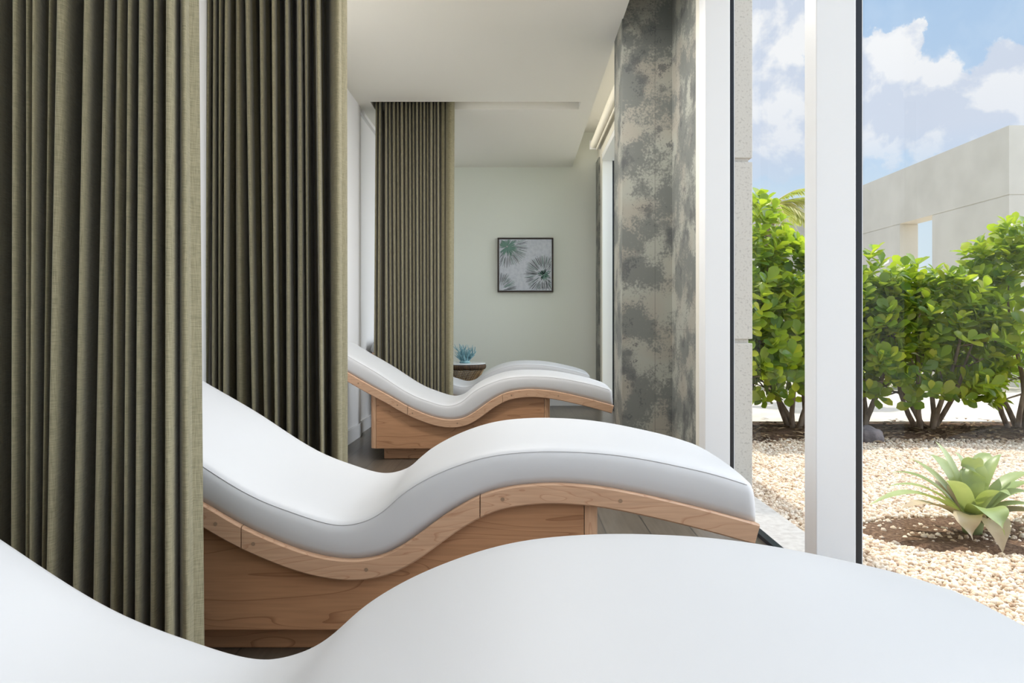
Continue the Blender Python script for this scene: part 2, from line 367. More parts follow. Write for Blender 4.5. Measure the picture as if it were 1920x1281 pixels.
# outer stone pier seen through the glass, two rebated joints
pz = [(-.3, .842), (.864, 1.815), (1.837, 2.81), (2.83, 3.45)]
boxes('wall_outer', [(1.105, 1.262, 3.72, 4.62, a, b) for a, b in pz]+[(1.115, 1.245, 3.735, 4.61, -.3, 3.45), (1.09, 1.30, 7.8, 8.4, -.3, 3.45), (-1.6, 1.25, 8.36, 8.5, -.3, 3.45)], M['concrete'], bev=.004, **S)
box('wall_roof_edge', (-1.6, 1.262, YB-.2, 8.5, 3.45, 3.6), M['concrete'], **S)
# back of the room: unseen glazed end with posts, added for daylight from behind
boxes('wall_back', [(XL-.25, 1.25, YB-.2, YB, 2.85, 3.45), (XL-.25, XL, YB-.2, YB, 0, 2.85), (XW, 1.25, YB-.2, YB, 0, 2.85)], M['wall'], **S)

def window(name, mull, y0, y1, zh=2.83):
    r = empty(name, (XW, y0, 0), **S)
    off = Matrix.Translation((-XW, -y0, 0))
    def part(nm, lst, m, bev=0):
        bm = bmesh.new()
        for d in lst: bx(bm, *d, bev=bev)
        bmesh.ops.transform(bm, matrix=off, verts=bm.verts)
        return bmobj(nm, bm, m, r)
    for a, b in mull:
        part('mullion', [(XW, XG, a, b, 0, zh)], M['frame'], .003)
        part('gasket', [(XG, XG+.019, a+.001, b-.001, 0, zh)], M['gasket'])
        part('pressure_cap', [(XG+.019, XG+.026, a+.01, b-.002, 0, zh)], M['frame'])
    part('head_rail', [(XW+.002, XG+.02, y0, y1, zh, zh+.12)], M['frame'], .002)
    part('bottom_gasket', [(XG-.005, XG+.028, y0, y1, -.01, .018)], M['gasket'])
    ms = sorted(mull)
    for (a, b), (c, d) in zip(ms[:-1], ms[1:]):
        part('glass_pane', [(XG+.006, XG+.014, b-.01, c+.01, .01, zh+.01)], M['glass'])
    return r
window('window_1', [(3.486, 3.66), (2.19, 2.28), (.894, .984), (-.40, -.31), (-1.70, -1.61), (-3.0, -2.91)], YB, 3.66)
box('trim_1', (XW-.002, XW+.012, 3.60, 3.662, 0, 2.95), M['cream'], bev=.002, **S)
window('window_2', [(4.57, 4.68), (7.80, 7.87)], 4.57, 7.87, 2.80)
box('trim_2', (XW-.004, XW+.01, 7.74, 7.872, 0, 2.86), M['cream'], bev=.002, **S)
bw = empty('window_added_back', (-.2, YB-.1, 0), **S)  # put in to bring daylight onto the camera-facing sides
for x in (-1.34, -.6, .14, .88):
    box('mullion', (x+.2, x+.26, -.05, .05, 0, 2.85), M['frame'], bw, bev=.003)
box('glass_pane', (-1.1, 1.1, -.004, .004, 0, 2.85), M['glass'], bw)

# panel frames of the added fill lamps, out of view
for i, (lx, ly) in enumerate(FILL_LAMPS):
    r = empty('fill_panel', (lx, ly, 2.81), label='added white fill light panel set flush in the ceiling above the chaises, out of the view', cat='fill light', group='added fill light panels above the view')
    boxes('fill_panel_frame', [(-.68, .68, -.18, -.155, -.03, 0), (-.68, .68, .155, .18, -.03, 0), (-.68, -.655, -.18, .18, -.03, 0), (.655, .68, -.18, .18, -.03, 0)], M['trimw'], r)

# unseen fill light strip added on the ceiling lip, facing the window side
r = empty('cove_fill_light', (.66, 6.3, 2.9), label='slim added fill light strip tucked in the cove above the far window', cat='fill light strip')
box('fill_strip_housing', (-.012, .0, -1.6, 1.7, -.02, .02), M['trimw'], r)
L = bpy.data.lights.new('cove_fill_strip', 'AREA'); L.shape = 'RECTANGLE'; L.size = .03; L.size_y = 3.2; L.energy = 3; L.color = (1, .95, .84)
lo = bpy.data.objects.new('cove_fill_strip', L); COL.objects.link(lo); lo.location = (.664, 6.35, 2.9); lo.rotation_euler = (0, -PI/2-.25, 0)

# roller shade in the cove above the far window
r = empty('roller_shade', (.866, 6.2, 2.995), label='cream roller shade rolled up above the far window', cat='roller shade')
V, F = tube_vf([(0, -1.5, 0), (0, 1.66, 0)], .04, 24); pyobj('roller_tube', V, F, M['shade'], r, smooth=False)
for q in (1.66, -1.512): box('end_bracket', (-.045, .078, q, q+.012, -.05, .05), M['trimw'], r)
box('hem_bar', (.028, .04, -1.49, 1.65, -.06, -.01), M['shade'], r, bev=.003)

# ================================================================== CURTAINS
def curtain(name, D, et, eb, amp, label, z0=.012, z1=CE+.085, rows=26, seed=1, deep=1.0, lean=0.0):
    """et / eb: list of (px, depth factor) fold edges at the top and bottom; converted to X at the curtain's distance"""
    rnd = random.Random(seed)
    Df = D+amp*.1; last = len(et)-2
    xt = [(p[0]-970)*Df/1300 for p in et]; xb = [(p-970)*Df/1300 for p in eb]
    V, F = [], []; nper = 16
    jit = [rnd.uniform(-1, 1) for _ in xt]
    for j in range(rows+1):
        t = j/rows; z = z1+(z0-z1)*t; row = []
        for i in range(len(xt)-1):
            k = et[i][1]
            def ex(q):
                w = .25*math.sin(t*4.2+jit[q]*3)*.006*(1 if 0 < q < len(xt)-1 else .2)
                tt = t**1.1
                return xt[q]*(1-tt)+xb[q]*tt+w
            a, b = ex(i), ex(i+1)
            for s in range(nper):
                u = s/nper
                if i == last:
                    yy = amp*.1-amp*.35*math.sin(PI*u); xx = a+(b-a)*u
                elif k > 0:
                    mg = .14+.07*(1+math.sin(i*2.7+seed))*.5; uu = max(0, min(1, (u-mg)/(1-2*mg))); yy = amp*.55-amp*k*(math.sin(PI*uu)**.55)+deep*(amp*.9 if s == 0 else (amp*.6 if s in (1, nper-1) else 0)); xx = a+(b-a)*(u-.04*math.sin(2*PI*u))
                else:
                    yy = amp*.7+amp*1.5*math.sin(PI*u)**.5; xx = a+(b-a)*u
                row.append((xx+lean*max(0, yy+amp*.4), D+yy*(1+.15*t), z))
        row.append((ex(len(xt)-1), D+amp*.12, z))
        V += row; n = len(row)
        if j:
            for i in range(n-1): F.append(((j-1)*n+i, j*n+i, j*n+i+1, (j-1)*n+i+1))
    o = pyobj(name, V, F, M['fabric'], None, True, label=label, cat='curtain')
    sm = o.modifiers.new('thickness', 'SOLIDIFY'); sm.thickness = .003; sm.offset = 0
    return o
# leftmost curtain
tA = [(-150, 1), (-118, .8), (-95, 1), (-60, .9), (-40, 1), (-28, 1.1), (33, 0), (47, .9), (68, .8), (87, 1), (112, 0), (121, .85), (138, 1.05), (178, 0), (190, 1), (218, 0), (228, .9), (246, .75), (260, .95), (280, 1), (307, .9), (327, 1.05), (356, .8), (365, 1)]
bA = [-160, -130, -100, -66, -45, -32, 27, 40, 68, 84, 92, 100, 109, 134, 155, 175, 186, 217, 248, 270, 295, 322, 356, 384]
curtain('curtain', 1.6, tA, bA, .10, 'olive linen curtain nearest the viewer, filling the left edge', seed=3, deep=1.5, lean=-.42)
tB = [(398, .8), (408, .9), (418, .9), (430, 1), (443, 0), (448, .8), (463, 1), (480, 0), (490, 1), (505, 0), (514, 1.05), (529, 0), (540, 1), (552, 0), (562, .95), (574, .9), (588, 0), (595, 1.05), (611, 0), (629, .9), (650, 1)]
bB = [386, 404, 421, 427, 439, 446, 482, 500, 503, 523, 526, 535, 544, 561, 565, 587, 589, 607, 620, 631, 652]
curtain('curtain', 3.02, tB, bB, .13, 'olive curtain in the middle, hanging just behind the second chaise', seed=5, deep=1.3, lean=-.3)
ec = [705, 711, 718, 722, 729, 736, 744, 751, 759, 767, 773, 780, 787, 794, 800, 807, 814, 820, 826, 838, 852.5]
tC = [(p, (.9, 1, .8, 1.05)[i % 4]) for i, p in enumerate(ec)]; tC[2] = (718, 0); tC[18] = (826, .5); tC[19] = (838, .45)
bC = [700, 707, 714, 723, 731, 739, 747, 754, 761, 768, 775, 782, 788, 795, 801, 807, 814, 820, 826, 838, 849]
curtain('curtain', 5.87, tC, bC, .09, 'olive curtain farthest from the viewer, hanging from the ceiling slot', seed=8, deep=.8, lean=-.15)

# ================================================================== CHAISES
kS = 1.9/1300
pairs = [((74, 772), (98, 703)), ((153, 819), (187, 757)), ((276, 890), (311, 828)), ((375, 943), (408, 893)), ((451, 988), (482, 935)), ((535, 1025), (560, 964)),
         ((600, 1045), (608, 979)), ((657, 1052), (646, 983)), ((710, 1045), (686, 973)), ((753, 1025), (717, 954)), ((797, 994), (752, 922)), ((841, 962), (806, 890)),
         ((901, 929), (872, 864)), ((950, 915), (930, 850)), ((1000, 909), (992, 844)), ((1050, 907.5), (1055, 843)), ((1122, 913), (1133, 847)), ((1194, 926), (1207, 857)),
         ((1265, 942), (1277, 871)), ((1337, 960), (1346, 887)), ((1409, 980), (1405, 906))]
toXZ = lambda p: (( p[0]-970)*kS, EYE-(p[1]-613)*kS)
def catmull(P, n):
    P = [np.array(p, float) for p in P]; P = [2*P[0]-P[1]]+P+[2*P[-1]-P[-2]]; out = []
    for i in range(1, len(P)-2):
        for j in range(n):
            t = j/n; a, b, c, d = P[i-1:i+3]
            out.append(.5*((2*b)+(-a+c)*t+(2*a-5*b+4*c-d)*t*t+(-a+3*b-3*c+d)*t**3))
    out.append(P[-2]); return out
def smooth_pl(P, it=6):
    P = [p.copy() for p in P]
    for _ in range(it):
        P = [P[0]]+[(P[i-1]+2*P[i]+P[i+1])/4 for i in range(1, len(P)-1)]+[P[-1]]
    return P
NS = 8
bot = smooth_pl(catmull([toXZ(a) for a, _ in pairs], NS), 10)
top = smooth_pl(catmull([toXZ(b) for _, b in pairs], NS), 10)
W = .70
def build_chaise():
    r = empty('chaise_longue', (0, 0, 0))
    V, F = [], []
    # --- cushion: cross-section ring for each station; y measured from the near face
    def ring(bp, tp, inset=0., sq=1.):
        up = tp-bp; h = np.linalg.norm(up); n = up/h
        yn, yf = .012+inset, W-.012-inset
        rr = .02
        pts = [(yn+.006, 0), (yn, .2*h), (yn-.001, .45*h), (yn+.001, .68*h), (yn+.005, h-.016), (yn+.013, h-.006), (yn+.026, h)]
        m = 12
        for i in range(1, m): 
            u = i/m; pts.append((yn+.026+(yf-yn-.052)*u, h+.013*math.sin(PI*u)**.7))
        pts += [(yf-(q[0]-yn), q[1]) for q in pts[:7][::-1]]
        return [(bp[0]+n[0]*z*sq, y, bp[1]+n[1]*z*sq) for y, z in pts]
    st = []
    N = len(bot)
    # rounded ends: squash the first / last stations
    def endst(i, dirn):
        res = []
        ta = (bot[i+1]-bot[i]) if dirn > 0 else (bot[i]-bot[i-1])
        ta = ta/np.linalg.norm(ta)*(-1 if dirn > 0 else 1)
        return ta
    t0 = endst(0, 1); t1 = endst(N-1, -1)
    e = .03
    for ph in (90, 70, 45, 22):
        c = 1-math.cos(math.radians(ph)); s = math.sin(math.radians(ph))
        mid = bot[0]; st.append(ring(bot[0]+t0*e*s, top[0]+t0*e*s, .02*c, 1-.18*c))
    for i in range(N): st.append(ring(bot[i], top[i]))
    for ph in (25, 50, 75, 90):
        c = 1-math.cos(math.radians(ph)); s = math.sin(math.radians(ph))
        st.append(ring(bot[-1]+t1*.022*s, top[-1]+t1*.022*s, .018*c, 1-.16*c))
    n = len(st[0])
    for k, q in enumerate(st):
        V += q
        if k:
            for i in range(n): F.append(((k-1)*n+i, k*n+i, k*n+(i+1) % n, (k-1)*n+(i+1) % n))
    F.append(tuple(range(n))); F.append(tuple((len(st)-1)*n+i for i in range(n))[::-1])
    cu = pyobj('cushion', V, F, M['leather'], r, True)
    # piping seams on both long edges
    for side in (0, 1):
        P = []
        for i in range(N):
            up = top[i]-bot[i]; n_ = up/np.linalg.norm(up)
            q = bot[i]+n_*(np.linalg.norm(up)-.0095)
            P.append((q[0], .0212 if side == 0 else W-.0212, q[1]))
        tv, tf = tube_vf(P, .0014, 6); pyobj('seam_piping', tv, tf, M['leather2'], cu, True)
    # --- curved rails; three pieces each side with tight joints
    ext = bot+[bot[-1]+(bot[-1]-bot[-2])/np.linalg.norm(bot[-1]-bot[-2])*.025]
    nr = []
    for i in range(len(ext)):
        a = ext[min(i+1, len(ext)-1)]-ext[max(i-1, 0)]; a = a/np.linalg.norm(a); nr.append(np.array((a[1], -a[0])))
    TH = .056
    def off_z(x, d):
        pts = [ext[i]+nr[i]*d for i in range(len(ext))]
        for a, b in zip(pts[:-1], pts[1:]):
            if a[0] <= x <= b[0]: return a[1]+(b[1]-a[1])*(x-a[0])/(b[0]-a[0])
        return pts[-1][1]
    def rail(name, i0, i1, y0, y1, m, bevl=.004, toff=0, th=TH, shr=0):
        V, F = [], []
        c = bevl
        sec = [(y0, c), (y0+c, 0), (y1-c, 0), (y1, c), (y1, th-c), (y1-c, th), (y0+c, th), (y0, th-c)]
        idx = list(range(i0, i1+1))
        lo_ = ext[i0][0]+shr if (shr and i0 > 0) else -9; hi_ = ext[i1][0]-shr if (shr and i1 < len(ext)-1) else 9
        for j, i in enumerate(idx):
            p = ext[i]; q = nr[i]
            for y, d in sec:
                x, z = p[0]+q[0]*(d+toff), p[1]+q[1]*(d+toff)
                if x < lo_ or (j == 0 and lo_ > -9): x = lo_; z = off_z(x, d+toff)
                if x > hi_ or (j == len(idx)-1 and hi_ < 9): x = hi_; z = off_z(x, d+toff)
                V.append((x, y, z))
            if j:
                for k in range(8): F.append(((j-1)*8+k, (j-1)*8+(k+1) % 8, j*8+(k+1) % 8, j*8+k))
        F.append(tuple(range(8))[::-1]); F.append(tuple((len(idx)-1)*8+k for k in range(8)))
        return pyobj(name, V, F, m, r)
    j1 = min(range(N), key=lambda i: abs(bot[i][0]-(451-970)*kS)); j2 = min(range(N), key=lambda i: abs(bot[i][0]-(901-970)*kS)); last = len(ext)-1
    rail('platform', 0, last, .022, W-.022, M['maple'], toff=.002, th=.05)
    for y0, y1 in ((0, .022), (W-.022, W)):
        for a, b in ((0, j1), (j1, j2), (j2, last)):
            o = rail('side_rail', a, b, y0, y1, M['maple'], shr=.0014)
            if y0 == 0:
                for px in ((235, 415), (483, 684), (937, 1165))[0 if a == 0 else (1 if b == j2 else 2)]:
                    x = (px-970)*kS; i = min(range(N), key=lambda i: abs(bot[i][0]-x))
                    c = ext[i]+nr[i]*TH*.5
                    tv, tf = tube_vf([(c[0], -.0007, c[1]), (c[0], .004, c[1])], .0055, 16); pyobj('dowel_plug', tv, tf, M['plug'], o)
    # --- base box following the underside
    def zunder(x, off=TH-.006):
        best = None
        pts = [ext[i]+nr[i]*off for i in range(len(ext))]
        for a, b in zip(pts[:-1], pts[1:]):
            if a[0] <= x <= b[0]: return a[1]+(b[1]-a[1])*(x-a[0])/(b[0]-a[0])
        return pts[0][1]
    xa, xb, ya, yb, zb = -1.022, .228, .035, W-.035, .085
    def slab(name, x0, x1, y0, y1, z0, m, nseg=60, par=r, rnd=None):
        V, F = [], []
        for i in range(nseg+1):
            x = x0+(x1-x0)*i/nseg; zt = zunder(x)
            V += [(x, y0, z0), (x, y1, z0), (x, y1, zt), (x, y0, zt)]
            if i:
                a = (i-1)*4; b = i*4
                for k in range(4): F.append((a+k, a+(k+1) % 4, b+(k+1) % 4, b+k))
        F.append((0, 1, 2, 3)[::-1]); b = nseg*4; F.append((b, b+1, b+2, b+3))
        return pyobj(name, V, F, m, par)
    slab('base_panel', xa+.042, xb-.042, ya, ya+.018, zb, M['maple_panel'])
    slab('base_panel', xa+.042, xb-.042, yb-.018, yb, zb, M['maple_panel'])
    boxes('base_bottom', [(xa+.03, xb-.03, ya+.018, yb-.018, zb, zb+.018)], M['maple_panel'], r)
    slab('end_panel', xa, xa+.018, ya+.04, yb-.04, zb, M['maple_panel'], 2)
    slab('end_panel', xb-.018, xb, ya+.04, yb-.04, zb, M['maple_panel'], 2)
    R_ = .04
    for cx, sx in ((xa+R_, -1), (xb-R_, 1)):
        for cy, sy in ((ya+R_, -1), (yb-R_, 1)):
            V, F = [], []; ring_ = [(0, 0)]+[(sx*R_*math.cos(a*PI/16), sy*R_*math.sin(a*PI/16)) for a in range(9)]
            m_ = len(ring_)
            for x, y in ring_: V.append((cx+x, cy+y, zb))
            for x, y in ring_: V.append((cx+x, cy+y, zunder(cx+x)))
            for k in range(m_): F.append((k, (k+1) % m_, m_+(k+1) % m_, m_+k))
            F.append(tuple(range(m_))[::-1]); F.append(tuple(m_+k for k in range(m_)))
            pyobj('corner_post', V, F, M['maple_v'], r)
    box('plinth', (-.94, .15, ya+.07, yb-.07, 0, zb), M['maple_panel'], r, bev=.006)
    return r
ch = build_chaise()
spots = [(.072, 1.163-W, 'white cushioned wave chaise longue in the foreground, cropped by the bottom edge'),
         (0, 1.9, 'white cushioned wave chaise longue on maple base, second from the viewer beside the stone pier'),
         (0, 4.78, 'wave chaise longue with white cushion beside the wallpapered pier, in front of the farthest curtain'),
         (0, 6.26, 'white wave chaise longue farthest back, in front of the framed print')]
for i, (x, y, lab) in enumerate(spots):
    o = ch if i == 0 else copy_tree(ch)
    o.location = (x, y, 0); finish(o, lab, 'chaise longue', 'white wave chaises in a row')

# ================================================================== PICTURE ON THE FAR WALL
pic = empty('framed_print', (.095, YF, 1.656), label='square print of radiating grey green strokes in a thin dark frame on the far wall', cat='picture')
hx, hz = .327, .318
M['pframe'] = mat('dark_walnut_frame', srgb(52, 38, 32), .45, .4)
M['paperw'] = mat('print_paper', srgb(214, 217, 224), .8, .2, var=(srgb(200, 204, 212), 30, 4, .4, .7, (1, 1, 1)))
M['ink'] = mat('dark_ink', srgb(48, 60, 60), .8, .1); M['ink2'] = mat('green_ink', srgb(120, 152, 140), .8, .1); M['ink3'] = mat('grey_ink', srgb(92, 98, 100), .8, .1)
boxes('frame', [(-hx, hx, -.045, 0, hz-.012, hz), (-hx, hx, -.045, 0, -hz, -hz+.012), (-hx, -hx+.012, -.045, 0, -hz+.012, hz-.012), (hx-.012, hx, -.045, 0, -hz+.012, hz-.012)], M['pframe'], pic, bev=.001)
V, F, fm = [], [], []
def add_box_vf(x0, x1, y0, y1, z0, z1, m):
    b = len(V); V.extend([(x, y, z) for x in (x0, x1) for y in (y0, y1) for z in (z0, z1)])
    for f in ((0, 1, 3, 2), (4, 6, 7, 5), (0, 4, 5, 1), (2, 3, 7, 6), (0, 2, 6, 4), (1, 5, 7, 3)): F.append(tuple(b+i for i in f)); fm.append(m)
lim = hx-.02; limz = hz-.018
add_box_vf(-lim, lim, -.034, -.005, -limz, limz, 0)
rp = random.Random(4)
layc = [0]
def stroke(cx, cz, a, r0, r1, wd, m, lay):
    ca, sa = math.cos(a), math.sin(a); n = 7; prev = None; layc[0] += 1
    for i in range(n):
        r_ = r0+(r1-r0)*i/(n-1); x, z = cx+ca*r_, cz+sa*r_
        w_ = wd*(.35+.9*math.sin(PI*min(1, .12+.8*i/(n-1))))*rp.uniform(.7, 1.2)
        if abs(x) > lim-.004 or abs(z) > limz-.004: prev = None; continue
        y = -.0342-layc[0]*.000014
        V.extend([(x-sa*w_, y, z+ca*w_), (x+sa*w_, y, z-ca*w_)]); b = len(V)
        if prev: F.append((b-4, b-3, b-1, b-2)); fm.append(m)
        prev = True
for (cx, cz, R0, ng, lo, hi) in ((-.215, .215, .25, 90, 0, 2*PI), (.215, -.115, .235, 110, 0, 2*PI), (-.31, -.30, .215, 90, 0, 2*PI)):
    for k in range(ng):
        a = 2*PI*k/ng+rp.uniform(-.03, .03)
        dark = math.sin(a*1.0+cx*9) > -.3
        stroke(cx, cz, a, R0*rp.uniform(.25, .6), R0*rp.uniform(.88, 1.02), rp.uniform(.0012, .0024), 1 if (dark and rp.random() < .5) else (3 if rp.random() < .6 else 2), 2+k % 3)
for k in range(70):
    a = rp.uniform(0, 2*PI); stroke(-.215, .215, a, .01, rp.uniform(.06, .13), .004, 2, 1); 
    stroke(.215, -.115, a, .005, rp.uniform(.03, .08), .0035, 2 if k % 3 else 1, 5)
pyobj('print', V, F, [M['paperw'], M['ink'], M['ink2'], M['ink3']], pic, fm=fm)

# ================================================================== SIDE TABLE WITH CORAL
M['rattan'] = island('dark_rattan', [srgb(176, 146, 104), srgb(120, 92, 62), srgb(190, 160, 116), srgb(96, 72, 50)], .55, .3)
M['rattan_band'] = mat('rattan_band', srgb(96, 74, 52), .6, .3, var=(srgb(62, 46, 34), 60, 3, .4, .6, (1, 1, .2)), bump=(200, .4, .002, (1, 1, 1)))
M['glasst'] = mat('white_table_top', srgb(225, 228, 230), .15, .5)
tb = empty('side_table', (-.585, 7.42, 0), label='round rattan side table with white top, beside the far curtain', cat='side table')
def lathe(name, prof, m, parent, n=48, smooth=True):
    V, F = [], []
    for j, (r_, z) in enumerate(prof):
        for k in range(n):
            a = 2*PI*k/n; V.append((r_*math.cos(a), r_*math.sin(a), z))
        if j:
            for k in range(n): F.append(((j-1)*n+k, (j-1)*n+(k+1) % n, j*n+(k+1) % n, j*n+k))
    F.append(tuple(range(n))[::-1]); F.append(tuple((len(prof)-1)*n+k for k in range(n)))
    return pyobj(name, V, F, m, parent, smooth)
lathe('table_top', [(.236, .532), (.244, .534), (.244, .542), (.24, .545)], M['glasst'], tb, smooth=False)
lathe('rim_band', [(.225, .478), (.24, .48), (.25, .495), (.252, .512), (.248, .527), (.235, .532)], M['rattan_band'], tb)
lathe('foot_ring', [(.20, 0), (.215, .004), (.222, .02), (.215, .036), (.20, .04)], M['rattan_band'], tb)
lathe('waist_ring', [(.135, .235), (.15, .24), (.152, .25), (.15, .26), (.135, .265)], M['rattan_band'], tb)
V, F = [], []
for k in range(84):
    a0 = 2*PI*k/84
    P = []
    for j in range(9):
        t = j/8; z = .03+t*.455; rr = .145+.085*abs(2*t-1)**1.5; a = a0+.9*(t-.5)
        P.append((rr*math.cos(a), rr*math.sin(a), z))
    tube_vf(P, .0042, 5, V, F)
pyobj('woven_strands', V, F, M['rattan'], tb, True)
M['coral'] = mat('pale_blue_coral', srgb(112, 156, 168), .6, .3, var=(srgb(160, 196, 202), 25, 4, .4, .65, (1, 1, 1)), bump=(150, .5, .003, (1, 1, 1)))
co = empty('coral_ornament', (-.56, 7.40, .545), label='pale blue branching coral ornament standing on the side table', cat='ornament')
rc = random.Random(12); V, F = [], []
def branch(p, d, L, r_, depth):
    P = [p]; q = Vector(p); d = Vector(d).normalized(); n = 4
    for i in range(n):
        d = (d+Vector((rc.uniform(-.16, .16), rc.uniform(-.16, .16), rc.uniform(0, .16)))).normalized(); q = q+d*L/n; P.append(q.copy())
    tube_vf(P, [r_*(1-.1*i) for i in range(n)]+[r_*.45], 6, V, F)
    if depth:
        for k in range(rc.choice((2, 3))):
            s = P[rc.choice((1, 2, 3))]; dd = (d+Vector((rc.uniform(-.8, .8), rc.uniform(-.8, .8), rc.uniform(-.1, .5)))).normalized()
            branch(s, dd, L*rc.uniform(.55, .85), r_*.75, depth-1)
for k in range(22):
    a = 2*PI*k/22; s = rc.uniform(.15, 1.0)
    branch((.02*math.cos(a), .02*math.sin(a), .0), (s*math.cos(a), s*math.sin(a)*.8, 1.0), rc.uniform(.085, .13), .0065, 2)
V = [Vector((v.x*1.05, v.y, min(v.z, .205))) for v in map(Vector, V)]
pyobj('branches', V, F, M['coral'], co, True)
lathe('coral_foot', [(.055, 0), (.06, .008), (.045, .02), (.02, .03)], M['coral'], co, 20)

# ================================================================== OUTSIDE
box('ground_far_pale', (-30, 60, 10.2, 80, -.3, -.05), M['path'], **S)  # pale paving colour put in for warm bounce light on the stucco
box('kerb', (1.098, 1.306, -4, 9, -.3, .0), M['kerb'], bev=.006, **S)
box('ground_gravel', (1.306, 12, -5, 5.75, -.3, -.03), M['gravelbase'], **S)
box('ground_path', (-6, 14, 7.0, 10.2, -.3, -.025), M['path'], **S)
# mulch bed, gently mounded, with a wavy front edge over the gravel
V, F = [], []; nx, ny = 120, 14
for j in range(ny+1):
    for i in range(nx+1):
        x = 1.306+i*(12-1.306)/nx; v = j/ny; yf = 5.62+.07*math.sin(x*2.1)+.04*math.sin(x*5.7+1)
        y = yf+(7.02-yf)*v
        z = -.035+.05*math.sin(PI*min(1, v*1.05))+.018*noise.noise((x*5, y*5, 0))
        V.append((x, y, z if 0 < j < ny else -.045))
        if i and j: a = j*(nx+1)+i; F.append((a-nx-2, a-nx-1, a, a-1))
pyobj('ground_mulch', V, F, M['mulch'], smooth=True, **S)
# soil dish under the bromeliad
BX, BY = 2.10, 3.2
V, F = [], []; n = 48; rings = [(.0, -.02), (.3, -.022), (.6, -.018), (.85, -.012), (1, -.03)]
for j, (q, z) in enumerate(rings):
    for k in range(n):
        a = 2*PI*k/n; V.append((BX-.03+(.50*q*(1+.08*math.sin(3*a)))*math.cos(a), BY-.02+.30*q*(1+.06*math.sin(2*a+1))*math.sin(a), z+.006*noise.noise((q*9, k, 0))))
    if j:
        for k in range(n): F.append(((j-1)*n+k, (j-1)*n+(k+1) % n, j*n+(k+1) % n, j*n+k))
pyobj('ground_soil', V, F, M['soil'], smooth=True, **S)

# pebbles: uncountable stuff
def pebbles():
    rs = np.random.RandomState(5)
    bm = bmesh.new(); bmesh.ops.create_icosphere(bm, subdivisions=1, radius=1); bm.verts.ensure_lookup_table()
    bv = np.array([v.co[:] for v in bm.verts]); bf = np.array([[v.index for v in f.verts] for f in bm.faces]); bm.free()
    bm = bmesh.new(); bmesh.ops.create_icosphere(bm, subdivisions=2, radius=1)
    bm.free()
    N = 75000
    y = rs.uniform(1.1, 5.85, N*3); x = rs.uniform(1.31, 6.2, N*3)
    ok = (x > .22*y) & (x < .86*y+.8)
    ins = (((x-BX+.03)/.5)**2+((y-BY+.02)/.3)**2)
    ok &= (ins > 1) | (rs.uniform(0, 1, N*3) < .05)
    ok &= (y < 5.6) | (rs.uniform(0, 1, N*3) < .3)
    pr = np.clip(3.4/y, .35, 1.0); ok &= rs.uniform(0, 1, N*3) < pr+.1
    x, y = x[ok][:N], y[ok][:N]; N = len(x)
    s = rs.uniform(.0055, .0125, N)*(1+.12*np.clip(y-2, 0, 4))
    q = rs.normal(size=(N, 4)); q /= np.linalg.norm(q, axis=1)[:, None]
    w_, a, b, c = q.T
    R = np.empty((N, 3, 3)); R[:, 0, 0] = 1-2*(b*b+c*c); R[:, 0, 1] = 2*(a*b-c*w_); R[:, 0, 2] = 2*(a*c+b*w_)
    R[:, 1, 0] = 2*(a*b+c*w_); R[:, 1, 1] = 1-2*(a*a+c*c); R[:, 1, 2] = 2*(b*c-a*w_); R[:, 2, 0] = 2*(a*c-b*w_); R[:, 2, 1] = 2*(b*c+a*w_); R[:, 2, 2] = 1-2*(a*a+b*b)
    dims = rs.uniform(.65, 1.25, (N, 1, 3))
    P = bv[None]*(1+rs.uniform(-.13, .13, (N, len(bv), 1)))*dims
    P = np.einsum('nij,nkj->nki', R, P)*s[:, None, None]
    P[:, :, 0] += x[:, None]; P[:, :, 1] += y[:, None]; P[:, :, 2] += (-.03+s*.35+rs.uniform(0, .008, N))[:, None]
    Fc = (bf[None]+(np.arange(N)*len(bv))[:, None, None]).reshape(-1)
    me = bpy.data.meshes.new('gravel'); nf = N*len(bf)
    me.vertices.add(N*len(bv)); me.vertices.foreach_set('co', P.reshape(-1))
    me.loops.add(nf*3); me.loops.foreach_set('vertex_index', Fc.astype(np.int32))
    me.polygons.add(nf); me.polygons.foreach_set('loop_start', np.arange(nf, dtype=np.int32)*3); me.polygons.foreach_set('loop_total', np.full(nf, 3, dtype=np.int32))
    me.update(calc_edges=True); me.validate()
    return link('gravel', me, M['gravel'], None, True, label='pale cream gravel covering the garden bed outside the glass', cat='gravel', kind='stuff')
pebbles()

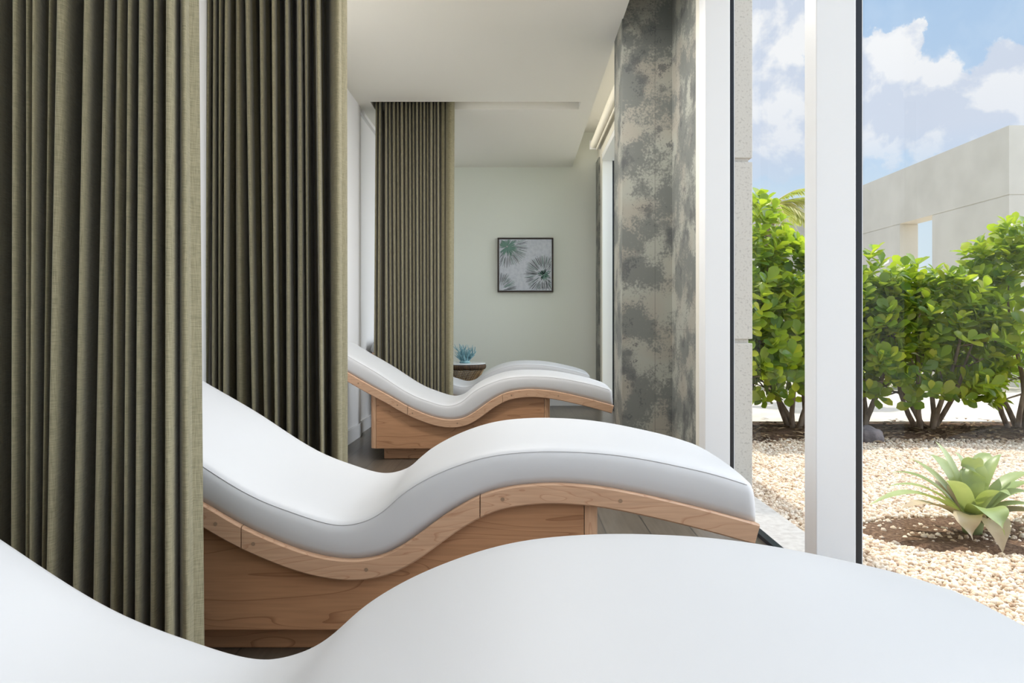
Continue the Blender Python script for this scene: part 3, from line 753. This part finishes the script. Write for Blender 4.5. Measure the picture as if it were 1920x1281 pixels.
# ---- leaves
def leaf_vf(V, F, p, d, up, L, Wd, shape='ob'):
    d = d.normalized(); s = d.cross(up)
    if s.length < 1e-3: s = d.cross(Vector((1, 0, 0)))
    s.normalize(); n = s.cross(d).normalized(); b = len(V)
    prof = ((0, .05), (.3, .55), (.62, 1), (.86, .8), (1, .12)) if shape == 'ob' else ((0, .15), (.3, .9), (.6, 1), (.85, .5), (1, .05))
    for t, w_ in prof:
        c = p+d*L*t-n*(L*.14*t*t); q = Wd*.5*w_
        V.append(c+s*q+n*q*.28); V.append(c); V.append(c-s*q+n*q*.28)
    for i in range(4):
        a = b+i*3; F.append((a, a+1, a+4, a+3)); F.append((a+1, a+2, a+5, a+4))
def shrub(name, x, y, h, wx, wy, nclus, L, seed, label, leafm, z0=.0, gap=.28, lean=0, group=None, kindname='shrub', stems=6):
    rs = random.Random(seed); r = empty(name, (x, y, z0), label=label, cat=kindname, group=group)
    V, F = [], []; tips = []
    cz = (h+gap)/2; hz_ = (h-gap)/2
    def surf(a, t): 
        # radius factor at height t (0..1)
        return (math.sin(PI*min(1, max(0, t*.72+.18)))**.5)*(1+.18*math.sin(3*a+seed)+.12*math.sin(5*t*PI+2*a+seed*2))
    for i in range(nclus):
        t = rs.random()**.6; a = rs.uniform(0, 2*PI); q = rs.uniform(.35, 1)**.5
        rf = surf(a, t)*q
        zt = gap+(h-gap)*t*(.86+.14*rs.random()) + (h-gap)*.10*math.sin(2.3*a+seed)*t
        p = Vector((wx*.5*rf*math.cos(a)+lean*t, wy*.5*rf*math.sin(a), zt))
        out = Vector((math.cos(a)*rf, math.sin(a)*rf, .25+1.1*t)).normalized(); tips.append(p)
        nl = rs.choice((5, 6, 7, 8))
        e1 = out.orthogonal().normalized(); e2 = out.cross(e1)
        ph = rs.uniform(0, 6.28)
        for k in range(nl):
            th = ph+2.4*k; sp = .35+.75*(1-k/nl)
            d = out*(1-.35*sp)+(e1*math.cos(th)+e2*math.sin(th))*sp
            d += Vector((rs.uniform(-.2, .2), rs.uniform(-.2, .2), rs.uniform(-.2, .1)))
            ll = L*rs.uniform(.7, 1.15)
            leaf_vf(V, F, p+out*(k*L*.08), d, out, ll, ll*rs.uniform(.56, .74))
    pyobj('foliage', V, F, leafm, r, True)
    V, F = [], []
    for k in range(stems):
        a = 2*PI*k/stems+rs.uniform(-.4, .4); tgt = Vector((wx*.32*math.cos(a)+lean*.7, wy*.3*math.sin(a), h*rs.uniform(.55, .8)))
        P = []; base_ = Vector((.05*math.cos(a), .05*math.sin(a), -.05))
        for j in range(7):
            t = j/6; P.append(base_.lerp(tgt, t)+Vector((.05*math.sin(t*5+k), .05*math.cos(t*4+k*2), .06*math.sin(PI*t))))
        tube_vf(P, [.026*(1-.75*j/6) for j in range(7)], 8, V, F)
        for m_ in range(5):
            s = P[rs.choice((2, 3, 4, 5))]; near = min(rs.sample(tips, min(30, len(tips))), key=lambda q: (q-s).length)
            mid = (s+near)/2+Vector((0, 0, -.03)); tube_vf([s, mid, near], [.009, .007, .004], 5, V, F)
    pyobj('stems', V, F, M['bark'], r, True)
    return r
hg = 'clusia shrubs forming the hedge'
hedge = [(1.98, 6.35, 2.02, .92, 'tallest round leaved green shrub beside the stone pier', 0),
         (2.58, 6.4, 1.53, 1.0, 'round leaved green shrub just left of the white mullion', 0),
         (3.18, 6.45, 1.46, 1.05, 'round leaved green shrub just right of the white mullion', 0),
         (3.72, 6.3, 1.40, 1.1, 'round leaved hedge shrub with bare forked stems, behind the bromeliad', 0),
         (4.52, 6.25, 1.78, 1.0, 'tall round leaved shrub at the right edge behind the bromeliad', 0)]
for i, (x, y, h, wx, lab, ln) in enumerate(hedge):
    shrub('shrub', x, y, h, wx*1.2, .9, 350, .125, 20+i, lab, M['leaf'], z0=-.01, gap=.22, lean=ln, group='round leaved shrubs of the hedge')
for i, (x, y, h) in enumerate([(4.6, 11.2, 1.0), (5.6, 11.0, 1.05), (6.6, 11.2, .95), (7.4, 10.9, 1.1), (3.4, 11.3, 1.1)]):
    shrub('low_shrub', x, y, h, 1.25, .9, 170, .10, 60+i, 'low yellow green shrub across the pale path, seen through gaps in the hedge', M['leaf_far'], z0=-.05, gap=.02, group='low shrubs across the path', stems=3)
shrub('shrub', 9.4, 16.0, 2.2, 1.6, 1.2, 150, .14, 77, 'green shrub beyond the opening in the stucco wall', M['leaf_far'], z0=-.05, gap=.1, stems=3)

# ---- palm behind the hedge
pr = empty('palm_tree', (3.42, 9.35, .26), label='small palm with yellowing fronds rising behind the hedge', cat='palm tree')
V, F = tube_vf([(0, 0, -.2), (.02, 0, 1.0), (-.02, 0, 2.0), (0, 0, 2.32)], [.09, .07, .06, .07], 12); pyobj('trunk', V, F, M['bark'], pr, True)
rp = random.Random(9)
def frond(az_, L, rise, droop):
    P = []; n = 16; d2 = Vector((math.cos(az_), math.sin(az_), 0))
    for i in range(n+1):
        t = i/n; P.append(Vector((0, 0, 2.3))+d2*L*t*(1-.12*t)+Vector((0, 0, L*(rise*t-droop*t*t))))
    V, F = tube_vf(P, [.012*(1-.8*i/n) for i in range(n+1)], 5)
    o = pyobj('frond', V, F, M['palmrib'], pr, True)
    V, F = [], []; side = Vector((-d2.y, d2.x, 0))
    for i in range(46):
        t = .12+.87*i/45; k = t*n; a = P[int(k)].lerp(P[min(n, int(k)+1)], k-int(k)); tg = (P[min(n, int(k)+1)]-P[int(k)]).normalized() if int(k) < n else d2
        ll = L*.30*math.sin(PI*(.12+.82*t))+.04
        for sg in (-1, 1):
            d = tg*(.75+.3*t)+side*sg*.9+Vector((0, 0, -.25+rp.uniform(-.15, .15)))
            leaf_vf(V, F, a, d, Vector((0, 0, 1)), ll*rp.uniform(.85, 1.1), .022, 'st')
    pyobj('leaflets', V, F, M['palm'], o, True)
for az_, L, ri, dr in ((.1, .75, .85, .55), (-.35, .85, .35, .3), (-.1, 1.05, .28, .22), (.6, .8, .4, .6), (-.8, .7, .1, .6), (1.4, .9, .8, .8), (2.2, .9, .8, .7), (3.0, .9, .6, .6), (3.9, .9, .6, .8), (4.7, .8, .2, .9), (5.4, .75, -.1, .5)):
    frond(az_, L, ri, dr)

# ---- bromeliad
br = empty('bromeliad', (BX, BY, -.02), label='large rosette of broad grey green strap leaves growing in the gravel', cat='plant')
def bpx(px, py, dy): # a point of the plant at depth BY+dy
    D = BY+dy; return Vector(((px-970)*D/1300-BX, dy, EYE-(py-613)*D/1300+.02))
def strap(base_, ctrl, tip, wd, n=14, fold=.35, curl=0, roll=0):
    V, F = [], []; base_, ctrl, tip = Vector(base_), Vector(ctrl), Vector(tip); prev = None
    P = [base_*(1-t)**2+ctrl*2*t*(1-t)+tip*t*t for t in [i/n for i in range(n+1)]]
    for i, p in enumerate(P):
        t = i/n; tg = (P[min(i+1, n)]-P[max(i-1, 0)]).normalized()
        outw = Vector((p.x, p.y, 0)); s = tg.cross(Vector((0, 0, 1)))
        if s.length < .25: s = Vector((-base_.y+tip.y*0, base_.x, 0)) if False else tg.cross(Vector((tip.x, tip.y+1e-3, .3)))
        s.normalize(); nrm = s.cross(tg).normalized()
        if roll: s = (s*math.cos(roll)+nrm*math.sin(roll)).normalized(); nrm = s.cross(tg).normalized()
        w_ = wd*.5*(.75+.35*math.sin(PI*min(1, t*1.15)))*(1 if t < .62 else max(.04, (1-((t-.62)/.38)**1.8)))
        for q in (-1, -.5, 0, .5, 1): V.append(p+s*w_*q+nrm*(abs(q)**1.5)*w_*fold*(1-.6*t))
        if i:
            for q in range(4): a = (i-1)*5+q; F.append((a, a+1, a+6, a+5))
    return V, F
AV, AF = [], []
def add_strap(*a, **k):
    v, f = strap(*a, **k); b = len(AV); AV.extend(v); AF.extend([tuple(b+i for i in q) for q in f])
c0 = Vector((0, 0, .06))
def lf(px, py, dy, rise, wd, bz=.06, **k):
    tip = bpx(px, py, dy); base_ = Vector((tip.x*.08, tip.y*.08, bz)); mid = tip*.52; ctrl = Vector((mid.x, mid.y, max(tip.z, bz)*.5+rise)); add_strap(base_, ctrl, tip, wd*.86, **k)
lf(1629, 948, -.10, .20, .085); lf(1663, 913, .04, .16, .07); lf(1669, 886, .16, .16, .075); lf(1706, 860, .28, .12, .05)
lf(1742, 852, .22, .16, .08); lf(1754, 828, .14, .14, .06); lf(1788, 850, .05, .20, .07, .1); lf(1826, 862, -.02, .22, .10, .1)
lf(1852, 850, .20, .20, .09); lf(1878, 852, .10, .16, .065); lf(1948, 890, .12, .18, .08); lf(1912, 918, .34, .12, .07)
lf(1960, 936, .02, .18, .085); lf(1968, 962, -.08, .14, .08); lf(1945, 905, .25, .14, .07)
lf(1775, 902, -.16, .14, .09); lf(1895, 930, -.22, .16, .09); lf(1808, 900, .12, .22, .08)
# leaf bending forward and down
add_strap((.0, -.02, .08), bpx(1858, 925, -.30), bpx(1884, 1004, -.30), .115)
add_strap((.01, 0, .1), (.02, .0, .25), bpx(1836, 858, .05), .09); add_strap((-.01, .02, .1), (-.01, .02, .22), bpx(1815, 872, .08), .07)
pyobj('leaves', AV, AF, M['brom'], br, True)
for a in (((0, -.04, .06), bpx(1800, 940, -.2), bpx(1824, 1014, -.22), .10), ((.03, -.04, .05), bpx(1868, 950, -.22), bpx(1880, 1036, -.30), .10),
          ((-.04, -.02, .05), bpx(1745, 925, -.12), bpx(1690, 955, -.22), .08), ((.04, .0, .05), bpx(1900, 940, -.04), bpx(1985, 975, -.12), .09), ((-.03, 0, .06), bpx(1760, 905, .1), bpx(1757, 898, .2), .05)):
    v, f = strap(*a); pyobj('dry_leaf', v, f, M['bromdry'], br, True, label='withered brown leaf')
V, F = tube_vf([(0, 0, -.02), (0, 0, .06), (0, 0, .16)], [.035, .05, .03], 12); pyobj('rosette_core', V, F, M['brom'], br, True)

# ---- leaf litter on the mulch: uncountable stuff
rl = random.Random(31); V, F = [], []
for i in range(1500):
    x = rl.uniform(1.5, 6.4); y = rl.gauss(6.1, .33); a = rl.uniform(0, 6.28)
    if y < 5.3 or y > 6.95: continue
    leaf_vf(V, F, Vector((x, y, rl.uniform(.0, .03))), Vector((math.cos(a), math.sin(a), rl.uniform(-.1, .35))), Vector((0, 0, 1)), rl.uniform(.04, .1), rl.uniform(.015, .04), 'st')
pyobj('leaf_litter', V, F, M['litter'], None, True, label='dry brown leaf litter strewn on the mulch under the hedge', cat='leaf litter', kind='stuff')
bm = bmesh.new(); bmesh.ops.create_icosphere(bm, subdivisions=3, radius=1)
for v in bm.verts: v.co = Vector((v.co.x*.11, v.co.y*.1, v.co.z*.09))*(1+.22*noise.noise(v.co*1.7+Vector((4, 0, 0))))
M['stone'] = mat('grey_stone', srgb(96, 90, 92), .85, .2, var=(srgb(120, 112, 112), 14, 5, .4, .6, (1, 1, 1)), bump=(40, .5, .01, (1, 1, 1)))
o = bmobj('garden_stone', bm, M['stone'], None, True, label='dark grey stone at the front edge of the mulch by the black gasket', cat='stone'); o.location = (2.9, 5.72, .02)

# ---- neighbouring building: long side wall with an opening, front face, and a cross wall
b = empty('building', (8, 11.28, -.1), label='pale beige stucco building with a square opening behind the hedge', cat='building')
ZT = 4.21; Zj = 3.08
def bb(name, lst, m, bev=0):
    bm = bmesh.new()
    for d in lst: bx(bm, *d, bev=bev)
    bmesh.ops.transform(bm, matrix=Matrix.Translation((-8, -11.28, .1)), verts=bm.verts)
    return bmobj(name, bm, m, b)
ya_, yb_ = 13.37, 14.5
bb('side_wall', [(8, 8.38, 11.28, 18.3, Zj+.008, ZT), (8, 8.38, 11.28, ya_, -.3, Zj-.008), (8, 8.38, yb_, 18.3, -.3, Zj-.008), (8.012, 8.37, 11.29, ya_, Zj-.01, Zj+.01), (8.012, 8.37, yb_, 18.3, Zj-.01, Zj+.01)], M['stucco'])
bb('front_wall', [(8.38, 16, 11.28, 11.66, Zj+.008, ZT), (8.38, 16, 11.28, 11.66, -.3, Zj-.008), (8.37, 16, 11.292, 11.65, Zj-.01, Zj+.01)], M['stucco'])
bb('cross_wall', [(5.9, 8, 17.9, 18.3, -.3, ZT)], M['stucco'])
